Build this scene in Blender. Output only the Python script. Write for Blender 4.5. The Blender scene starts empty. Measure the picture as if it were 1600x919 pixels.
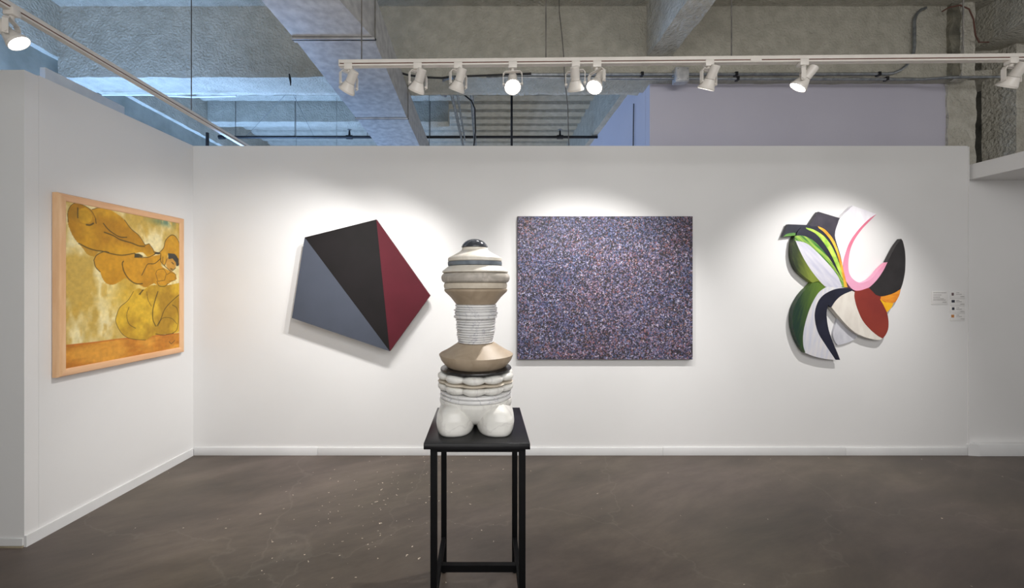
import bpy, bmesh, math, random
import numpy as np
from mathutils import Vector, Matrix, noise
random.seed(7)
PI = math.pi
S = bpy.context.scene
COL = S.collection
F, CX, CY, EYE = 620.0, 757.0, 448.0, 1.6      # focal length and optical axis in pixels, eye height in metres

# ---------------------------------------------------------------- camera, world, large lights, exposure
cd = bpy.data.cameras.new('camera'); cam = bpy.data.objects.new('camera', cd); COL.objects.link(cam)
cam.location = (0, 0, EYE); cam.rotation_euler = (PI/2, 0, 0)
cd.sensor_width = 36; cd.lens = 36*F/1600
cd.shift_x = (800-CX)/1600; cd.shift_y = -(459.5-CY)/1600
cd.clip_start = .02
S.camera = cam
w = bpy.data.worlds.new('world'); S.world = w; w.use_nodes = True
w.node_tree.nodes['Background'].inputs[0].default_value = (1, .985, .97, 1)
w.node_tree.nodes['Background'].inputs[1].default_value = .40
S.view_settings.view_transform = 'Standard'; S.view_settings.look = 'None'
S.view_settings.gamma = 1; S.view_settings.exposure = 0.09
S.view_settings.use_curve_mapping = False

def area(name, loc, target, sx, sy, power, color, spread=180):
    l = bpy.data.lights.new(name, 'AREA'); l.shape = 'RECTANGLE'; l.size = sx; l.size_y = sy
    l.energy = power; l.color = color; l.spread = math.radians(spread)
    o = bpy.data.objects.new(name, l); COL.objects.link(o); o.location = loc
    o.rotation_euler = (Vector(target)-Vector(loc)).to_track_quat('-Z', 'Y').to_euler()
    return o
area('gallery_light', (1.5, -1.4, 3.3), (1.5, 3.8, .9), 4.5, 1.2, 84, (1, .99, .985))
area('daylight_window_light', (-4.6, 5.6, 1.9), (-2.6, 5.2, 4.6), 4.2, 1.6, 360, (.30, .54, 1.0))
area('daylight_front_light', (-3.75, 3.15, 1.2), (-2.7, 4.3, 4.4), 1.4, .8, 85, (.34, .56, 1.0))
area('rear_fill_light', (.9, 7.6, .6), (.7, 6.6, 4.6), 3.0, 3.0, 52, (1, .97, .90))  # added neutral fill, facing up at the rear bay ceiling
area('gallery_bounce_light', (-.6, -1.2, .5), (-.6, 2.0, 4.6), 4.0, 2.0, 38, (1, .985, .96))  # added uplight standing in for floor bounce onto the duct

# ---------------------------------------------------------------- helpers
def P(px, py, Y):
    return Vector(((px-CX)*Y/F, Y, EYE+(CY-py)*Y/F))
def X(px, Y): return (px-CX)*Y/F
def Z(py, Y): return EYE+(CY-py)*Y/F

def srgb(r, g, b):
    f = lambda c: (c/255/12.92) if c/255 <= .04045 else ((c/255+.055)/1.055)**2.4
    return (f(r), f(g), f(b), 1)

def nt(name):
    m = bpy.data.materials.new(name); m.use_nodes = True
    return m, m.node_tree, m.node_tree.nodes, m.node_tree.links, m.node_tree.nodes['Principled BSDF']

def mat(name, c1, c2=None, scale=6, rough=.5, metal=0, bump=0, bscale=40, stretch=(1, 1, 1), detail=5, lo=.35, hi=.65, rot=0, bdist=.004, spec=.5, grad=None):
    """two-colour mottled procedural surface with fine relief"""
    m, t, N, L, b = nt(name)
    b.inputs['Roughness'].default_value = rough; b.inputs['Metallic'].default_value = metal
    b.inputs['Specular IOR Level'].default_value = spec
    tc = N.new('ShaderNodeTexCoord'); mp = N.new('ShaderNodeMapping')
    mp.vector_type = 'TEXTURE'; L.new(tc.outputs['Object'], mp.inputs[0]); mp.inputs['Scale'].default_value = tuple(1/v for v in stretch); mp.inputs['Rotation'].default_value = (0, rot, 0)
    n = N.new('ShaderNodeTexNoise'); n.inputs['Scale'].default_value = scale; n.inputs['Detail'].default_value = detail
    L.new(mp.outputs[0], n.inputs[0])
    r = N.new('ShaderNodeValToRGB'); r.color_ramp.elements[0].position = lo; r.color_ramp.elements[1].position = hi
    r.color_ramp.elements[0].color = c1; r.color_ramp.elements[1].color = c2 or c1
    L.new(n.outputs[0], r.inputs[0]); L.new(r.outputs[0], b.inputs['Base Color'])
    if grad:
        ax_, v0, v1, g1, g2 = grad
        sp_ = N.new('ShaderNodeSeparateXYZ'); L.new(tc.outputs['Object'], sp_.inputs[0])
        mr_ = N.new('ShaderNodeMapRange'); L.new(sp_.outputs[ax_], mr_.inputs[0]); mr_.inputs[1].default_value = v0; mr_.inputs[2].default_value = v1
        ad = N.new('ShaderNodeMath'); ad.operation = 'MULTIPLY_ADD'; L.new(n.outputs[0], ad.inputs[0]); ad.inputs[1].default_value = .7; ad.inputs[2].default_value = -.35
        a2 = N.new('ShaderNodeMath'); a2.operation = 'ADD'; L.new(mr_.outputs[0], a2.inputs[0]); L.new(ad.outputs[0], a2.inputs[1])
        r.color_ramp.elements[0].position = 0; r.color_ramp.elements[1].position = 1
        L.new(a2.outputs[0], r.inputs[0])
    if bump:
        n2 = N.new('ShaderNodeTexNoise'); n2.inputs['Scale'].default_value = bscale; n2.inputs['Detail'].default_value = 3
        L.new(mp.outputs[0], n2.inputs[0])
        bp = N.new('ShaderNodeBump'); bp.inputs['Strength'].default_value = bump; bp.inputs['Distance'].default_value = bdist
        L.new(n2.outputs[0], bp.inputs['Height']); L.new(bp.outputs[0], b.inputs['Normal'])
    return m

def emit(name, c, s):
    m, t, N, L, b = nt(name)
    b.inputs['Base Color'].default_value = c; b.inputs['Emission Color'].default_value = c; b.inputs['Emission Strength'].default_value = s
    return m

def marble(name, base, vein, vs=5, width=.06, rough=.3, fleck=None):
    m, t, N, L, b = nt(name)
    b.inputs['Roughness'].default_value = rough
    tc = N.new('ShaderNodeTexCoord')
    n = N.new('ShaderNodeTexNoise'); n.inputs['Scale'].default_value = vs; n.inputs['Detail'].default_value = 6; n.inputs['Distortion'].default_value = .8
    L.new(tc.outputs['Object'], n.inputs[0])
    r = N.new('ShaderNodeValToRGB'); e = r.color_ramp.elements
    e[0].position = .5-width; e[0].color = base; e[1].position = .5+width; e[1].color = base
    k = e.new(.5); k.color = vein
    L.new(n.outputs[0], r.inputs[0])
    n2 = N.new('ShaderNodeTexNoise'); n2.inputs['Scale'].default_value = 22; n2.inputs['Detail'].default_value = 5
    L.new(tc.outputs['Object'], n2.inputs[0])
    r2 = N.new('ShaderNodeValToRGB'); r2.color_ramp.elements[0].position = .35; r2.color_ramp.elements[1].position = .65
    d = .93; r2.color_ramp.elements[0].color = (d, d, d, 1); r2.color_ramp.elements[1].color = (1, 1, 1, 1)
    L.new(n2.outputs[0], r2.inputs[0])
    mx = N.new('ShaderNodeMix'); mx.data_type = 'RGBA'; mx.blend_type = 'MULTIPLY'; mx.inputs[0].default_value = 1
    L.new(r.outputs[0], mx.inputs[6]); L.new(r2.outputs[0], mx.inputs[7]); L.new(mx.outputs[2], b.inputs['Base Color'])
    return m

def link(name, bm, m, parent=None, smooth=False, sharp=None):
    me = bpy.data.meshes.new(name); bm.normal_update(); bm.to_mesh(me); bm.free()
    if m: me.materials.append(m)
    if smooth:
        for p in me.polygons: p.use_smooth = True
        if sharp is not None:
            me.set_sharp_from_angle(angle=math.radians(sharp))
    o = bpy.data.objects.new(name, me); COL.objects.link(o)
    if parent: o.parent = parent
    return o

def tag(o, label=None, cat=None, group=None, kind=None):
    if label: o['label'] = label
    if cat: o['category'] = cat
    if group: o['group'] = group
    if kind: o['kind'] = kind
    return o

def thing(name, label, cat, loc=(0, 0, 0), group=None):
    o = bpy.data.objects.new(name, None); COL.objects.link(o); o.location = loc; o.empty_display_size = .05
    return tag(o, label, cat, group)

def adopt(child, root):
    """parent keeping world coordinates (roots are unrotated)"""
    child.parent = root; child.location = Vector(child.location)-Vector(root.location)
    return child

def box(bm, x0, x1, y0, y1, z0, z1, bev=0):
    r = bmesh.ops.create_cube(bm, size=1)
    for v in r['verts']:
        v.co = Vector(((x0+x1)/2+v.co.x*(x1-x0), (y0+y1)/2+v.co.y*(y1-y0), (z0+z1)/2+v.co.z*(z1-z0)))
    if bev:
        es = set(e for v in r['verts'] for e in v.link_edges)
        bmesh.ops.bevel(bm, geom=list(es), offset=bev, segments=2, affect='EDGES', profile=.5)
    return bm

def B(): return bmesh.new()
def obox(name, m, x0, x1, y0, y1, z0, z1, parent=None, bev=0):
    return link(name, box(B(), x0, x1, y0, y1, z0, z1, bev), m, parent, smooth=bool(bev), sharp=35)

def rough_box(name, m, x0, x1, y0, y1, z0, z1, cell=.07, amp=.012, freq=7, parent=None):
    """sprayed masonry: a gridded box whose skin is pushed in and out"""
    bm = B(); nx = max(1, int((x1-x0)/cell)); ny = max(1, int((y1-y0)/cell)); nz = max(1, int((z1-z0)/cell))
    cache = {}
    def V(i, j, k):
        if (i, j, k) not in cache:
            p = Vector((x0+(x1-x0)*i/nx, y0+(y1-y0)*j/ny, z0+(z1-z0)*k/nz))
            q = noise.noise_vector(p*freq)*amp + noise.noise_vector(p*freq*3.1)*amp*.4
            cache[(i, j, k)] = bm.verts.new(p+q)
        return cache[(i, j, k)]
    for i in range(nx):
        for j in range(ny):
            bm.faces.new((V(i, j, 0), V(i, j+1, 0), V(i+1, j+1, 0), V(i+1, j, 0)))
            bm.faces.new((V(i, j, nz), V(i+1, j, nz), V(i+1, j+1, nz), V(i, j+1, nz)))
    for i in range(nx):
        for k in range(nz):
            bm.faces.new((V(i, 0, k), V(i+1, 0, k), V(i+1, 0, k+1), V(i, 0, k+1)))
            bm.faces.new((V(i, ny, k), V(i, ny, k+1), V(i+1, ny, k+1), V(i+1, ny, k)))
    for j in range(ny):
        for k in range(nz):
            bm.faces.new((V(0, j, k), V(0, j, k+1), V(0, j+1, k+1), V(0, j+1, k)))
            bm.faces.new((V(nx, j, k), V(nx, j+1, k), V(nx, j+1, k+1), V(nx, j, k+1)))
    return link(name, bm, m, parent, smooth=True, sharp=50)

def tube(bm, pts, r, seg=10, caps=True):
    pts = [Vector(p) for p in pts]; rings = []
    up = None
    for i, p in enumerate(pts):
        d = (pts[min(i+1, len(pts)-1)]-pts[max(i-1, 0)]).normalized()
        if up is None:
            up = Vector((0, 0, 1)) if abs(d.z) < .9 else Vector((1, 0, 0))
        a = d.cross(up).normalized(); b = a.cross(d).normalized(); up = b
        rr = r[i] if isinstance(r, (list, tuple)) else r
        rings.append([bm.verts.new(p+(a*math.cos(2*PI*k/seg)+b*math.sin(2*PI*k/seg))*rr) for k in range(seg)])
    for i in range(len(rings)-1):
        for k in range(seg):
            bm.faces.new((rings[i][k], rings[i][(k+1) % seg], rings[i+1][(k+1) % seg], rings[i+1][k]))
    if caps and len(rings) > 1:
        bm.faces.new(list(reversed(rings[0]))); bm.faces.new(rings[-1])
    return bm

def otube(name, m, pts, r, parent=None, seg=10):
    return link(name, tube(B(), pts, r, seg), m, parent, smooth=True, sharp=50)

def lathe(bm, prof, seg=64, rf=None, zf=None, center=(0, 0, 0)):
    """prof: list of (r, z); rf(theta) scales radius, zf(theta, r, z) edits height"""
    c = Vector(center); rings = []
    for r, z in prof:
        if r < 1e-5:
            rings.append([bm.verts.new(c+Vector((0, 0, z)))]); continue
        ring = []
        for k in range(seg):
            th = 2*PI*k/seg; s = rf(th, r, z) if rf else 1; zz = zf(th, r, z) if zf else z
            ring.append(bm.verts.new(c+Vector((r*s*math.sin(th), -r*s*math.cos(th), zz))))
        rings.append(ring)
    for i in range(len(rings)-1):
        a, b = rings[i], rings[i+1]
        for k in range(seg):
            if len(a) == 1 and len(b) == 1: continue
            if len(a) == 1: bm.faces.new((a[0], b[(k+1) % seg], b[k]))
            elif len(b) == 1: bm.faces.new((a[k], a[(k+1) % seg], b[0]))
            else: bm.faces.new((a[k], a[(k+1) % seg], b[(k+1) % seg], b[k]))
    if len(rings[0]) > 1: bm.faces.new(list(reversed(rings[0])))
    if len(rings[-1]) > 1: bm.faces.new(rings[-1])
    bmesh.ops.recalc_face_normals(bm, faces=bm.faces)
    return bm

def smooth_poly(pts, closed=True, sub=5, limit=38):
    """Catmull-Rom through the points, keeping sharp corners"""
    n = len(pts); P2 = [Vector(p) for p in pts]; out = []
    def corner(i):
        if not closed and i in (0, n-1): return True
        a = P2[i]-P2[i-1]; b = P2[(i+1) % n]-P2[i]
        if a.length < 1e-9 or b.length < 1e-9: return True
        return a.angle(b) > math.radians(limit)
    for i in range(n if closed else n-1):
        p1, p2 = P2[i], P2[(i+1) % n]
        t1 = (p2-P2[i-1])/2 if not corner(i) else (p2-p1)
        t2 = (P2[(i+2) % n]-p1)/2 if not corner((i+1) % n) else (p2-p1)
        l = (p2-p1).length
        if t1.length > l: t1 = t1.normalized()*l
        if t2.length > l: t2 = t2.normalized()*l
        for k in range(sub):
            t = k/sub
            out.append((2*t**3-3*t*t+1)*p1+(t**3-2*t*t+t)*t1+(-2*t**3+3*t*t)*p2+(t**3-t*t)*t2)
    if not closed: out.append(P2[-1])
    return out

def prism(bm, pts, yb, yf, bev=0):
    """pts in (x, z); extruded from yb (wall side) to yf (room side)"""
    a = [bm.verts.new((p[0], yf, p[1])) for p in pts]; b = [bm.verts.new((p[0], yb, p[1])) for p in pts]
    n = len(pts); f = bm.faces.new(a); g = bm.faces.new(list(reversed(b)))
    for i in range(n): bm.faces.new((a[i], b[i], b[(i+1) % n], a[(i+1) % n]))
    bmesh.ops.recalc_face_normals(bm, faces=bm.faces)
    bmesh.ops.triangulate(bm, faces=[f, g])
    return bm

# ---------------------------------------------------------------- materials
M = {}
M['wall'] = mat('white_wall_paint', srgb(227, 226, 225), srgb(230, 229, 228), 1.5, .6, bump=.15, bscale=160, bdist=.001)
M['wall_dark'] = mat('purple_grey_paint', srgb(196, 193, 206), srgb(201, 198, 210), 1.2, .7, bump=.1, bscale=90)
M['base'] = mat('white_baseboard_paint', srgb(222, 222, 222), srgb(228, 228, 228), 3, .4)
M['spray'] = mat('sprayed_concrete', srgb(172, 168, 155), srgb(188, 184, 171), 9, .9, bump=.9, bscale=42, bdist=.022, detail=8)
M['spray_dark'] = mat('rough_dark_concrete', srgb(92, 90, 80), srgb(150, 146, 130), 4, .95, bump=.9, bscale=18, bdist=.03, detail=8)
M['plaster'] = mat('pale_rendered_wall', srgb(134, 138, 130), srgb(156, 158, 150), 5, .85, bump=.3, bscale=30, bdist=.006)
M['spray_deep'] = mat('shaded_recess_masonry', srgb(46, 46, 40), srgb(86, 84, 75), 3, .95, bump=.6, bscale=30, bdist=.03, detail=8)  # shade of the recess is put into this darker base colour
M['spray_light'] = mat('pale_sprayed_concrete', srgb(186, 181, 168), srgb(206, 202, 190), 9, .9, bump=1.0, bscale=30, bdist=.03, detail=8)
M['galv'] = mat('galvanised_steel', srgb(176, 176, 178), srgb(206, 206, 206), 14, .45, .35, bump=.1, bscale=12, bdist=.004, detail=7)
M['pipe_black'] = mat('black_iron_pipe', srgb(24, 25, 28), srgb(38, 38, 42), 12, .4, .3)
M['steel'] = mat('steel_conduit', srgb(140, 145, 150), srgb(176, 180, 184), 20, .35, .8)
M['wire'] = mat('thin_steel_wire', srgb(90, 88, 84), srgb(120, 116, 110), 20, .5, .3)
M['cable'] = mat('black_cable', srgb(20, 20, 22), srgb(28, 28, 30), 20, .5)
M['fixture'] = mat('white_enamel', srgb(214, 208, 200), srgb(222, 216, 208), 10, .35)
M['slot'] = mat('brown_track_slot', srgb(96, 62, 52), srgb(110, 74, 62), 30, .6)
M['lens'] = emit('lit_lamp_lens', (1, .98, .94, 1), 14)
M['blackmetal'] = mat('black_painted_steel', srgb(5, 5, 6), srgb(9, 9, 11), 14, .6, spec=.15, bump=.1, bscale=30)
M['tabletop'] = mat('black_stained_board', srgb(10, 10, 12), srgb(24, 24, 27), 9, .26, 0, spec=.35, bump=.15, bscale=60, stretch=(.3, 2, 1))
M['wood'] = mat('pale_maple', srgb(222, 174, 128), srgb(234, 192, 148), 22, .42, bump=.1, bscale=50, stretch=(1, 1, .15))
M['wood_h'] = mat('pale_maple_rail', srgb(222, 170, 126), srgb(234, 188, 146), 22, .42, bump=.1, bscale=50, stretch=(1, .15, 1))
M['plate'] = mat('raw_timber_plate', srgb(150, 140, 118), srgb(172, 160, 136), 12, .8, stretch=(1, .2, 1))
M['plastic'] = mat('white_plastic', srgb(216, 220, 226), srgb(224, 228, 232), 12, .35)

def floor_mat():
    m, t, N, L, b = nt('polished_concrete_floor')
    tc = N.new('ShaderNodeTexCoord')
    mp = N.new('ShaderNodeMapping'); mp.vector_type = 'TEXTURE'; mp.inputs['Rotation'].default_value = (0, 0, .45); mp.inputs['Scale'].default_value = (2.0, .7, 1)
    L.new(tc.outputs['Object'], mp.inputs[0])
    n = N.new('ShaderNodeTexNoise'); n.inputs['Scale'].default_value = 1.6; n.inputs['Detail'].default_value = 9; n.inputs['Roughness'].default_value = .7; n.inputs['Distortion'].default_value = .25
    L.new(mp.outputs[0], n.inputs[0])
    r = N.new('ShaderNodeValToRGB'); e = r.color_ramp.elements
    e[0].position = .3; e[0].color = srgb(70, 64, 58); e[1].position = .72; e[1].color = srgb(112, 103, 95)
    k = e.new(.5); k.color = srgb(90, 82, 75)
    L.new(n.outputs[0], r.inputs[0])
    # hue drift between olive and violet brown
    n3 = N.new('ShaderNodeTexNoise'); n3.inputs['Scale'].default_value = .7; n3.inputs['Detail'].default_value = 4
    L.new(tc.outputs['Object'], n3.inputs[0])
    r3 = N.new('ShaderNodeValToRGB'); r3.color_ramp.elements[0].position = .35; r3.color_ramp.elements[1].position = .65
    r3.color_ramp.elements[0].color = (1.0, .97, .88, 1); r3.color_ramp.elements[1].color = (.96, .9, .92, 1)
    L.new(n3.outputs[0], r3.inputs[0])
    mx = N.new('ShaderNodeMix'); mx.data_type = 'RGBA'; mx.blend_type = 'MULTIPLY'; mx.inputs[0].default_value = 1
    L.new(r.outputs[0], mx.inputs[6]); L.new(r3.outputs[0], mx.inputs[7])
    # pale flecks, thick in one worn area
    v = N.new('ShaderNodeTexVoronoi'); v.inputs['Scale'].default_value = 38
    nd = N.new('ShaderNodeTexNoise'); nd.inputs['Scale'].default_value = 30
    L.new(tc.outputs['Object'], nd.inputs[0])
    va = N.new('ShaderNodeVectorMath'); va.operation = 'MULTIPLY_ADD'; va.inputs[1].default_value = (.05, .05, 0)
    L.new(nd.outputs['Color'], va.inputs[0]); L.new(tc.outputs['Object'], va.inputs[2]); L.new(va.outputs[0], v.inputs['Vector'])
    sep = N.new('ShaderNodeSeparateColor'); L.new(v.outputs['Color'], sep.inputs[0])
    # fleck radius from a random channel
    th = N.new('ShaderNodeMath'); th.operation = 'MULTIPLY'; L.new(sep.outputs[1], th.inputs[0]); th.inputs[1].default_value = .19
    lt = N.new('ShaderNodeMath'); lt.operation = 'LESS_THAN'; L.new(v.outputs['Distance'], lt.inputs[0]); L.new(th.outputs[0], lt.inputs[1])
    # density mask: distance to worn patch centre (-.55, 2.9)
    vs = N.new('ShaderNodeVectorMath'); vs.operation = 'DISTANCE'; L.new(tc.outputs['Object'], vs.inputs[0]); vs.inputs[1].default_value = (-.75, 2.95, 0)
    mr = N.new('ShaderNodeMapRange'); L.new(vs.outputs['Value'], mr.inputs[0]); mr.inputs[1].default_value = .1; mr.inputs[2].default_value = 1.15; mr.inputs[3].default_value = .9; mr.inputs[4].default_value = .03
    n4 = N.new('ShaderNodeTexNoise'); n4.inputs['Scale'].default_value = 3.5; L.new(tc.outputs['Object'], n4.inputs[0])
    p4 = N.new('ShaderNodeMath'); p4.operation = 'POWER'; L.new(n4.outputs[0], p4.inputs[0]); p4.inputs[1].default_value = 1.5
    mm = N.new('ShaderNodeMath'); mm.operation = 'MULTIPLY'; L.new(mr.outputs[0], mm.inputs[0]); L.new(p4.outputs[0], mm.inputs[1])
    m2 = N.new('ShaderNodeMath'); m2.operation = 'MULTIPLY'; L.new(mm.outputs[0], m2.inputs[0]); m2.inputs[1].default_value = 1.6
    l2 = N.new('ShaderNodeMath'); l2.operation = 'LESS_THAN'; L.new(sep.outputs[0], l2.inputs[0]); L.new(m2.outputs[0], l2.inputs[1])
    both = N.new('ShaderNodeMath'); both.operation = 'MULTIPLY'; L.new(lt.outputs[0], both.inputs[0]); L.new(l2.outputs[0], both.inputs[1])
    mf = N.new('ShaderNodeMix'); mf.data_type = 'RGBA'; L.new(both.outputs[0], mf.inputs[0]); L.new(mx.outputs[2], mf.inputs[6]); mf.inputs[7].default_value = srgb(205, 192, 172)
    # hairline cracks
    vc = N.new('ShaderNodeTexVoronoi'); vc.feature = 'DISTANCE_TO_EDGE'; vc.inputs['Scale'].default_value = .55
    n5 = N.new('ShaderNodeTexNoise'); n5.inputs['Scale'].default_value = 2; n5.inputs['Detail'].default_value = 6; L.new(tc.outputs['Object'], n5.inputs[0])
    v5 = N.new('ShaderNodeVectorMath'); v5.operation = 'MULTIPLY_ADD'; v5.inputs[1].default_value = (.9, .9, 0); L.new(n5.outputs['Color'], v5.inputs[0]); L.new(tc.outputs['Object'], v5.inputs[2]); L.new(v5.outputs[0], vc.inputs['Vector'])
    rc = N.new('ShaderNodeValToRGB'); rc.color_ramp.elements[0].position = .0; rc.color_ramp.elements[1].position = .006
    rc.color_ramp.elements[0].color = (.10, .10, .10, 1); rc.color_ramp.elements[1].color = (0, 0, 0, 1); L.new(vc.outputs[0], rc.inputs[0])
    mc = N.new('ShaderNodeMix'); mc.data_type = 'RGBA'; L.new(rc.outputs[0], mc.inputs[0]); L.new(mf.outputs[2], mc.inputs[6]); mc.inputs[7].default_value = srgb(160, 150, 140)
    L.new(mc.outputs[2], b.inputs['Base Color'])
    rr = N.new('ShaderNodeMapRange'); L.new(n.outputs[0], rr.inputs[0]); rr.inputs[3].default_value = .34; rr.inputs[4].default_value = .5; L.new(rr.outputs[0], b.inputs['Roughness'])
    b.inputs['Specular IOR Level'].default_value = .35
    bp = N.new('ShaderNodeBump'); bp.inputs['Strength'].default_value = .12; bp.inputs['Distance'].default_value = .003; L.new(n.outputs[0], bp.inputs['Height']); L.new(bp.outputs[0], b.inputs['Normal'])
    return m
M['floor'] = floor_mat()

# ---------------------------------------------------------------- the setting
D = 3.77                                    # distance of the long back wall
def struct(o): o['kind'] = 'structure'; return o
struct(obox('floor', M['floor'], -9, 9, -5, 10.2, -.1, 0))
TOP = 2.938
wb = struct(obox('wall_back', M['wall'], -2.90, X(1512, D), D, D+.13, 0, TOP))
# left partition: inner face runs from the near corner to the back wall, slightly out of square
NL = Vector((-2.826, 2.437)); FL = Vector((-2.767, D))
def poly_prism_z(bm, pts, z0, z1):
    a = [bm.verts.new((p[0], p[1], z1)) for p in pts]; b = [bm.verts.new((p[0], p[1], z0)) for p in pts]
    n = len(pts); bm.faces.new(a); bm.faces.new(list(reversed(b)))
    for i in range(n): bm.faces.new((a[i], b[i], b[(i+1) % n], a[(i+1) % n]))
    bmesh.ops.recalc_face_normals(bm, faces=bm.faces); return bm
seamY = 2.512
sx = NL.x+(FL.x-NL.x)*(seamY-NL.y)/(FL.y-NL.y)
wl = struct(link('wall_left', poly_prism_z(B(), [(sx, seamY+.0003), (FL.x, FL.y-.0005), (-2.9, FL.y-.0005), (-2.95, seamY+.0015)], 0, TOP), M['wall']))
wr_ = struct(link('wall_left_return', poly_prism_z(B(), [(NL.x-.001, NL.y), (sx-.0006, seamY-.0003), (-2.95, seamY-.0003), (-4.3, seamY-.0015), (-4.3, NL.y+.012)], 0, TOP-.006), M['wall']))
struct(obox('trim_1', M['plate'], -3.05, -2.955, 2.53, 3.76, TOP-.1, TOP+.012))
BH = .078
bb = B()
n2 = (FL-NL).normalized(); perp = Vector((n2.y, -n2.x))*.014
pts = [NL, FL-n2*.0, FL+perp-n2*.014, NL+perp]
struct(link('baseboard_left', poly_prism_z(B(), [(p.x, p.y) for p in pts], 0, .069), M['base']))
struct(obox('baseboard_return', M['base'], -4.3, NL.x-.004, NL.y-.008, NL.y+.004, .012, .056))
struct(obox('trim_2', M['plate'], -4.3, NL.x-.004, NL.y-.010, NL.y+.004, 0, .011))
# back baseboard: three lengths butted together
cuts = [-2.752, X(497, D), X(1035, D), X(1320, D), X(1509, D)]
for i in range(4):
    o = struct(obox('baseboard_back', M['base'], cuts[i]+.0008, cuts[i+1]-.0008, D-.014, D-.0003, 0, BH-.002*(i % 2), bev=.002))
# right wall section and its header
RX = X(1515, D)+.012
struct(obox('wall_right', M['wall'], RX, 7.4, D+.03, D+.16, 0, Z(281, D+.03)))
struct(obox('wall_right_header', M['wall'], RX, 5.45, -.5, D+.16, Z(281, D)+.004, Z(257, D)))
struct(obox('baseboard_right', M['base'], RX+.05, 7.4, D-.03, D+.03, 0, .112, bev=.003))
struct(link('baseboard_corner', poly_prism_z(B(), [(X(1510, D), D-.014), (RX+.05, D-.03), (RX+.05, D+.03), (X(1510, D), D+.028)], 0, .104), M['base']))
# small bead on the exposed end of the back wall
struct(obox('trim_3', M['wall'], X(1512, D), X(1513.5, D), D-.006, D+.05, .1, TOP-.01))

# upper structure ------------------------------------------------
H = 4.64; GB = 3.868
ceil = struct(obox('ceiling', M['spray'], -6, 8, -4, 12.2, H+.1, H+.25))
struct(obox('ceiling_front', M['spray'], -6, 8, -4, 4.4, H, H+.1))
G = struct(rough_box('ceiling_girder', M['spray'], -4.62, 5.3, 4.3, 4.64, GB, H+.02, cell=.075, amp=.010))
struct(rough_box('ceiling_girder_ledge', M['spray_light'], -4.62, 1.85, 4.63, 4.80, GB+.05, GB+.22, cell=.07, amp=.010))
struct(rough_box('ceiling_beam', M['spray_light'], 1.755, 2.01, -.6, 4.3, 4.08, H+.02, cell=.08, amp=.012))
struct(rough_box('ceiling_beam_rear', M['spray'], 1.765, 2.01, 4.64, 9.5, 4.08, H+.1, cell=.09, amp=.012))
struct(rough_box('ceiling_beam_left', M['spray'], -5.0, -4.6, -.5, 10, 4.08, H+.08, cell=.1, amp=.012))
struct(rough_box('wall_outer_left', M['plaster'], -5.0, -4.68, -.5, 10, 0, 4.08, cell=.2, amp=.006))
struct(rough_box('ceiling_crossbeam', M['spray'], -4.6, -.6, 6.59, 6.80, 4.34, H+.1, cell=.07, amp=.010))
struct(obox('wall_far', M['spray'], -5.2, 8, 10, 10.15, 0, H+.1))
# corrugated deck of the rear bay: each rib is a part of the ceiling
rib_me = None
for i in range(18):
    y = 4.66+i*.30
    if rib_me is None:
        bm = B(); n = 66; L0 = 6.4
        prof = [(-.15, .1), (-.12, .012), (-.03, 0), (.03, 0), (.05, .008), (.07, .1)]
        rows = []
        for a in range(n+1):
            x = -4.62+L0*a/n
            rows.append([bm.verts.new((x, p[0]+noise.noise(Vector((x*6, p[0]*9, 0)))*.006, p[1]+noise.noise(Vector((x*8, p[0]*9, 5)))*.008)) for p in prof])
        for a in range(n):
            for k in range(len(prof)-1):
                bm.faces.new((rows[a][k], rows[a][k+1], rows[a+1][k+1], rows[a+1][k]))
        bmesh.ops.recalc_face_normals(bm, faces=bm.faces)
        o = link('deck_rib', bm, M['spray'], ceil, smooth=True, sharp=60); rib_me = o.data
    else:
        o = bpy.data.objects.new('deck_rib', rib_me); COL.objects.link(o); o.parent = ceil
    o.location = (0, y, H)
# painted upper wall in the rear
struct(obox('wall_upper', M['wall_dark'], 1.85, X(1478, 4.44), 4.44, 4.56, 2.2, GB+.03))
struct(obox('wall_upper_side', M['wall_dark'], 1.85, 1.97, 4.565, 9.9, 2.2, 4.10))
# masonry pier and recess at the right
struct(rough_box('column_right', M['spray_light'], X(1480, 4.42), X(1525, 4.42), 4.42, 4.8, 2.3, 3.9, cell=.05, amp=.02, freq=5))
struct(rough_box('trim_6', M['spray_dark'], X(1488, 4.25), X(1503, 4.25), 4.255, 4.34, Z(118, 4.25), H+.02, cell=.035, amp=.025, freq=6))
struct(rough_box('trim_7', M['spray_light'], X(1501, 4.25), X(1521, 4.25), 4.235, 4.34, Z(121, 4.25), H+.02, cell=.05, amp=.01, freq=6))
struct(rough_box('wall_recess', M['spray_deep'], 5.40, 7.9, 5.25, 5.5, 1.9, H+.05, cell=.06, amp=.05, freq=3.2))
struct(rough_box('ceiling_beam_right', M['spray'], 5.42, 6.15, .8, 4.9, 4.24, H+.04, cell=.07, amp=.04, freq=3))
struct(rough_box('trim_4', M['spray_light'], X(1520, 4.5), X(1583, 4.5), 4.45, 5.2, Z(86, 4.5), Z(72, 4.5), cell=.04, amp=.03, freq=5))
struct(rough_box('trim_5', M['spray_light'], X(1522, 4.5), X(1583, 4.5), 4.5, 5.2, Z(121, 4.5), Z(110, 4.5), cell=.04, amp=.02, freq=5))
struct(rough_box('column_far_right', M['spray_light'], X(1588, 4.3), X(1650, 4.3), 4.3, 4.6, 2.3, 4.26, cell=.06, amp=.008))

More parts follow.
